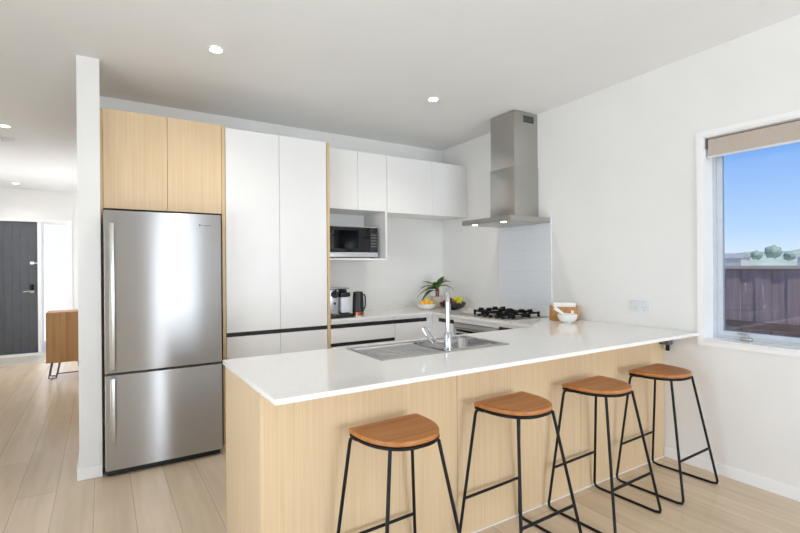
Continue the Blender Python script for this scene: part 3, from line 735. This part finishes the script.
px, py = -.262, 4.205
t = thing('potted_plant', 'leafy green plant in a cream pot between the two fruit bowls', 'potted plant', (px, py, ZT))
b = bmesh.new(); lathe(b, [(0, .0005), (.055, .0005), (.068, .03), (.074, .08), (.072, .125), (.066, .125), (.066, .11), (0, .11)], px, py, 32, ZT); obj('pot', b, noisy('cream_pot', (216, 206, 190), .5, 5, 20), t)
b = bmesh.new(); lathe(b, [(0, .1105), (.064, .1105), (.03, .118), (0, .119)], px, py, 20, ZT); obj('soil', b, noisy('soil', (62, 48, 38), .95, 8, 60), t)
stm = noisy('cane_stem', (128, 84, 66), .7, 12, 30); lfm = noisy('leaf_green', (88, 124, 62), .4, 18, 20)
for k, (dx_, dy_, hgt) in enumerate(((-.012, 0, .22), (.006, -.008, .25), (.02, .008, .20))):
    b = bmesh.new(); tube(b, [(px+dx_, py+dy_, ZT+.112), (px+dx_*1.2, py+dy_, ZT+hgt)], .0085, 8); obj('stem', b, stm, t)
def leaf_bm(o, az, L, rise, droop, wd_):
    b = bmesh.new(); n = 9; d = Vector((math.cos(az), math.sin(az), 0)); s_ = Vector((-math.sin(az), math.cos(az), 0)); rows = []
    for i in range(n+1):
        t_ = i/n; c = Vector(o)+d*L*t_+Vector((0, 0, rise*t_-droop*t_*t_)); wv = wd_*math.sin(PI*min(1, .12+t_*.9))**.8 if t_ < 1 else .0008
        wv *= (1 if t_ > .18 else .3+t_*3.8)
        rows.append([b.verts.new(c-s_*wv+Vector((0, 0, wv*.35))), b.verts.new(c), b.verts.new(c+s_*wv+Vector((0, 0, wv*.35)))])
    for r0, r1 in zip(rows, rows[1:]):
        b.faces.new((r0[0], r0[1], r1[1], r1[0])); b.faces.new((r0[1], r0[2], r1[2], r1[1]))
    return b
# leaves: azimuth measured so that screen-left is about (-.85,.53)
left = math.atan2(.533, -.846); LS = 1.02
for az, L, rise, droop, wd_, h in ((left+.05, .24, .06, .18, .022, .22), (left-.5, .20, .10, .12, .018, .23), (left+.5, .2, .05, .16, .022, .20), (left-.1, .17, .13, .08, .016, .24),
      (left+PI, .20, .11, .17, .018, .24), (left+PI-.5, .17, .14, .1, .016, .25), (left+PI+.5, .12, .15, .06, .018, .23), (left+PI/2, .12, .14, .1, .02, .22), (left+PI*.5+.6, .12, .16, .05, .02, .24),
      (left-PI/2, .09, .12, .08, .02, .24), (left-PI/2+.5, .1, .15, .08, .02, .2), (left+1.0, .15, .12, .1, .018, .25), (left+2.6, .13, .1, .02, .016, .24), (left+.25, .13, .13, .12, .018, .2)):
    o_ = obj('leaf', leaf_bm((px, py, ZT+h-.02), az, L*LS, rise*1.1, droop, wd_*1.9), lfm, t, 60)

# ================================================================== MORTAR, CRATE
mx_, my_ = -.246, 2.492
t = thing('mortar', 'white mortar bowl with pestle in front of the small wooden crate', 'mortar and pestle', (mx_, my_, ZT))
obj('bowl', bowl_bm(mx_, my_, ZT, .077, .068, .035, .009), ceramic, t)
sd = Vector((-.846, .533, 0))
tag_p = bmesh.new(); pc = Vector((mx_, my_, ZT)); tube(tag_p, [pc+sd*-.01+Vector((0, 0, .03)), pc+sd*.03+Vector((0, 0, .066)), pc+sd*.095+Vector((0, 0, .112)), pc+sd*.105+Vector((0, 0, .118))], [.012, .0105, .015, .009], 16)
tag(obj('pestle', tag_p, ceramic), 'white pestle leaning left out of the mortar bowl', 'pestle')
ang = math.atan2(-.128, .176); ccx, ccy = -.142, 2.612
t = thing('wooden_crate', 'small wooden crate by the wall behind the white mortar', 'crate', (ccx, ccy, ZT))
def cb(*a): return rot_bm(bx(bmesh.new(), ccx+a[0], ccx+a[1], ccy+a[2], ccy+a[3], ZT+a[4], ZT+a[5], bev=.001), ang, ccx, ccy)
obj('front_board', cb(-.105, .105, -.05, -.042, .001, .115), crate_wood, t); obj('back_board', cb(-.105, .105, .040, .048, .001, .115), crate_wood, t)
obj('side_board', cb(-.105, -.097, -.0415, .0395, .001, .124), crate_wood, t); obj('side_board', cb(.097, .105, -.0415, .0395, .001, .124), crate_wood, t)
obj('base_board', cb(-.0965, .0965, -.0415, .0395, .001, .008), crate_wood, t)
obj('tag', cb(.045, .068, -.0535, -.0505, .055, .085), linen, t, label='small white tag')
b = bmesh.new()
o = thing('folded_cloth', 'folded white cloth filling the top of the wooden crate', 'cloth', (ccx, ccy, ZT+.02))
for k, (z0, z1) in enumerate(((.010, .055), (.056, .095), (.096, .148))):
    obj('fold', rot_bm(bx(bmesh.new(), ccx-.092, ccx+.092, ccy-.037, ccy+.035, ZT+z0, ZT+z1, bev=.012), ang, ccx, ccy), linen, o)

# ================================================================== BAR STOOLS
def make_stool(label):
    t = thing('bar_stool', label, 'bar stool', (0, 0, 0), 'bar stools along the peninsula')
    HW, YBk, YFt = .176, .135, -.145                       # seat half width, straight edge, curved front
    def outline(sc=1., n=26):
        pts = [(-HW*sc, YBk*sc), ]
        pts.append((-HW*sc, (YBk-.05)*sc))
        for k in range(n+1):
            a = PI+k*PI/n; c, s_ = math.cos(a), math.sin(a)
            pts.append((HW*sc*(abs(c)**.82)*(1 if c > 0 else -1), (YBk-.07)*sc+(YBk-.07-YFt)*sc*s_*(1 if True else 1)))
        pts.append((HW*sc, (YBk-.05)*sc)); pts.append((HW*sc, YBk*sc)); return pts
    b = bmesh.new(); o1 = outline(1.)
    # layered rim for a softly rounded, slightly dished seat
    lay = [(.965, .6815), (.992, .684), (1., .689), (1., .694), (.985, .701), (.95, .7035)]
    rings = [[b.verts.new((x*s_, y*s_, z)) for x, y in o1] for s_, z in lay]
    n = len(o1)
    for r0, r1 in zip(rings, rings[1:]):
        for k in range(n): b.faces.new((r0[k], r0[(k+1) % n], r1[(k+1) % n], r1[k]))
    b.faces.new(rings[0][::-1])
    prev = rings[-1]
    for s_, z in ((.75, .7010), (.45, .6995), (.15, .699)):
        r1 = [b.verts.new((x*s_, y*s_, z)) for x, y in o1]
        for k in range(n): b.faces.new((prev[k], prev[(k+1) % n], r1[(k+1) % n], r1[k]))
        prev = r1
    b.faces.new(prev)
    obj('seat', b, seat_wood, t, 40)
    r = .0075
    b = bmesh.new(); ro = [(x*.955, y*.955, .6735) for x, y in o1]; tube(b, ro, r, 8, closed=True); obj('seat_ring', b, black_metal, t, 60)
    FW, FB, FF = .220, .182, -.222                          # feet half width, back y, front y
    topz = .672
    tops = {('b', -1): (-HW*.97, YBk-.012), ('b', 1): (HW*.80, YBk-.008), ('f', -1): (-.125, YFt+.042), ('f', 1): (.098, YFt+.026)}
    def lerp(a, c, k): return tuple(a[i]+(c[i]-a[i])*k for i in range(3))
    fz = .225
    for sg in (-1, 1):
        kb = 0.007
        Bt = (*tops['b', sg], topz); Ft = (*tops['f', sg], topz); Bf = (sg*FW-.02, FB, kb); Ff = (sg*FW-.02, FF, kb)
        def leg(top, foot, din):
            up_ = lerp(foot, top, .07)
            if din < 0: pts = [(top[0], top[1]-.05, top[2]), (top[0], top[1]-.018, top[2]-.001), lerp(foot, (top[0], top[1]-.004, top[2]), .985), lerp(foot, top, .96), lerp(foot, top, .5), up_]
            else: pts = [top, lerp(foot, top, .5), up_]
            c1 = lerp(foot, top, .035); c2 = (foot[0], foot[1]+din*.008, foot[2]+.006); c3 = (foot[0], foot[1]+din*.035, foot[2])
            return pts+[c1, c2, c3]
        b = bmesh.new(); tube(b, leg(Bt, Bf, -1), r, 8); obj('leg', b, black_metal, t, 60)
        b = bmesh.new(); tube(b, leg(Ft, Ff, 1), r, 8); obj('leg', b, black_metal, t, 60)
        b = bmesh.new(); tube(b, [(sg*FW-.02, FB-.035, kb), (sg*FW-.02, FF+.035, kb)], r, 8); obj('floor_runner', b, black_metal, t, 60)
    for key in ('b', 'f'):
        fy = FB if key == 'b' else FF
        L = lerp((-FW-.02, fy, .007), (*tops[key, -1], topz), fz/topz); Rr = lerp((FW-.02, fy, .007), (*tops[key, 1], topz), fz/topz)
        b = bmesh.new(); tube(b, [L, Rr], r*.95, 8); obj('footrest', b, black_metal, t, 60)
    return t
SY = 1.648
st = make_stool('wooden topped black wire bar stool nearest the camera, at the left end of the peninsula')
st.location = (-2.352, SY, 0); st.rotation_euler = (0, 0, .04)
dup(st, (-1.672, SY, 0), 'second wooden topped black wire bar stool counted from the left end of the peninsula', .04)
dup(st, (-1.022, SY, 0), 'third wooden topped black wire bar stool, next to the one by the window wall', .04)
dup(st, (-.386, SY, 0), 'wooden topped black wire bar stool closest to the wall with the window', .04)

# ================================================================== HALL SIDEBOARD
sx0, sx1, sy0, sy1 = -3.975, -3.545, 7.2, 7.6
t = thing('sideboard', 'wooden sideboard on dark metal hairpin legs in the hall', 'sideboard', ((sx0+sx1)/2, (sy0+sy1)/2, 0))
obj('body', box(sx0, sx1, sy0, sy1, .21, .83, bev=.004), side_wood, t)
for x0_, x1_ in ((sx0+.012, -3.7615), (-3.7585, sx1-.012)):
    obj('sideboard_door', box(x0_, x1_, sy0-.016, sy0-.001, .222, .818, bev=.001), side_wood, t)
for x, y, dxx in ((sx0+.08, sy0+.1, -.03), (sx1-.08, sy0+.1, .03), (sx0+.08, sy1-.1, -.03), (sx1-.08, sy1-.1, .03)):
    b = bmesh.new(); tube(b, [(x-.03, y, .209), (x-.03+dxx, y-.04, .012), (x+dxx, y-.045, .008), (x+.045+dxx, y-.03, .012), (x+.05, y+.02, .209)], .008, 8); obj('leg', b, grey_plastic, t, 60)
b = bmesh.new(); tube(b, [(sx0+.1, sy0+.1, .06), (sx1-.1, sy0+.1, .06)], .007, 8); obj('cross_bar', b, grey_plastic, t, 60)

# ================================================================== CEILING LIGHTS, SMOKE ALARM
def downlight(x, y, label, watts):
    z = ceil_z(x, y)-.0015
    t = thing('downlight', label, 'ceiling light', (x, y, z-.012))
    b = bmesh.new(); lathe(b, [(.036, -.003), (.046, -.006), (.05, -.002), (.05, 0), (.036, 0)], x, y, 28, z); obj('trim_ring', b, trim_paint, t)
    b = bmesh.new(); lathe(b, [(0, -.0035), (.0358, -.0035), (.0358, -.0005), (0, -.0005)], x, y, 28, z); obj('diffuser', b, lamp_e, t)
    l = bpy.data.lights.new('downlight_beam', 'SPOT'); l.energy = watts; l.spot_size = 2.3; l.spot_blend = 1; l.shadow_soft_size = .04; l.color = (1, .93, .84)
    o = bpy.data.objects.new('downlight_beam', l); C.objects.link(o); o.location = (x, y, z-.03)
downlight(-2.765, 3.18, 'round downlight on the ceiling in front of the oak cabinet', 20)
downlight(-1.055, 3.175, 'round downlight on the ceiling left of the range hood', 22)
downlight(-4.15, 5.72, 'round downlight in the hall ceiling beside the smoke alarm', 10)
downlight(-4.455, 8.94, 'round downlight in the hall ceiling nearest the front door', 10)
x, y = -4.19, 6.2; z = ceil_z(x, y)-.001
t = thing('smoke_alarm', 'round white smoke alarm on the hall ceiling', 'smoke alarm', (x, y, z-.04))
b = bmesh.new(); lathe(b, [(0, -.012), (.062, -.012), (.062, 0), (0, 0)], x, y, 28, z); obj('base_plate', b, outlet_white, t)
b = bmesh.new(); lathe(b, [(0, -.04), (.03, -.04), (.052, -.03), (.056, -.0125), (0, -.0125)], x, y, 28, z); obj('cover', b, outlet_white, t)
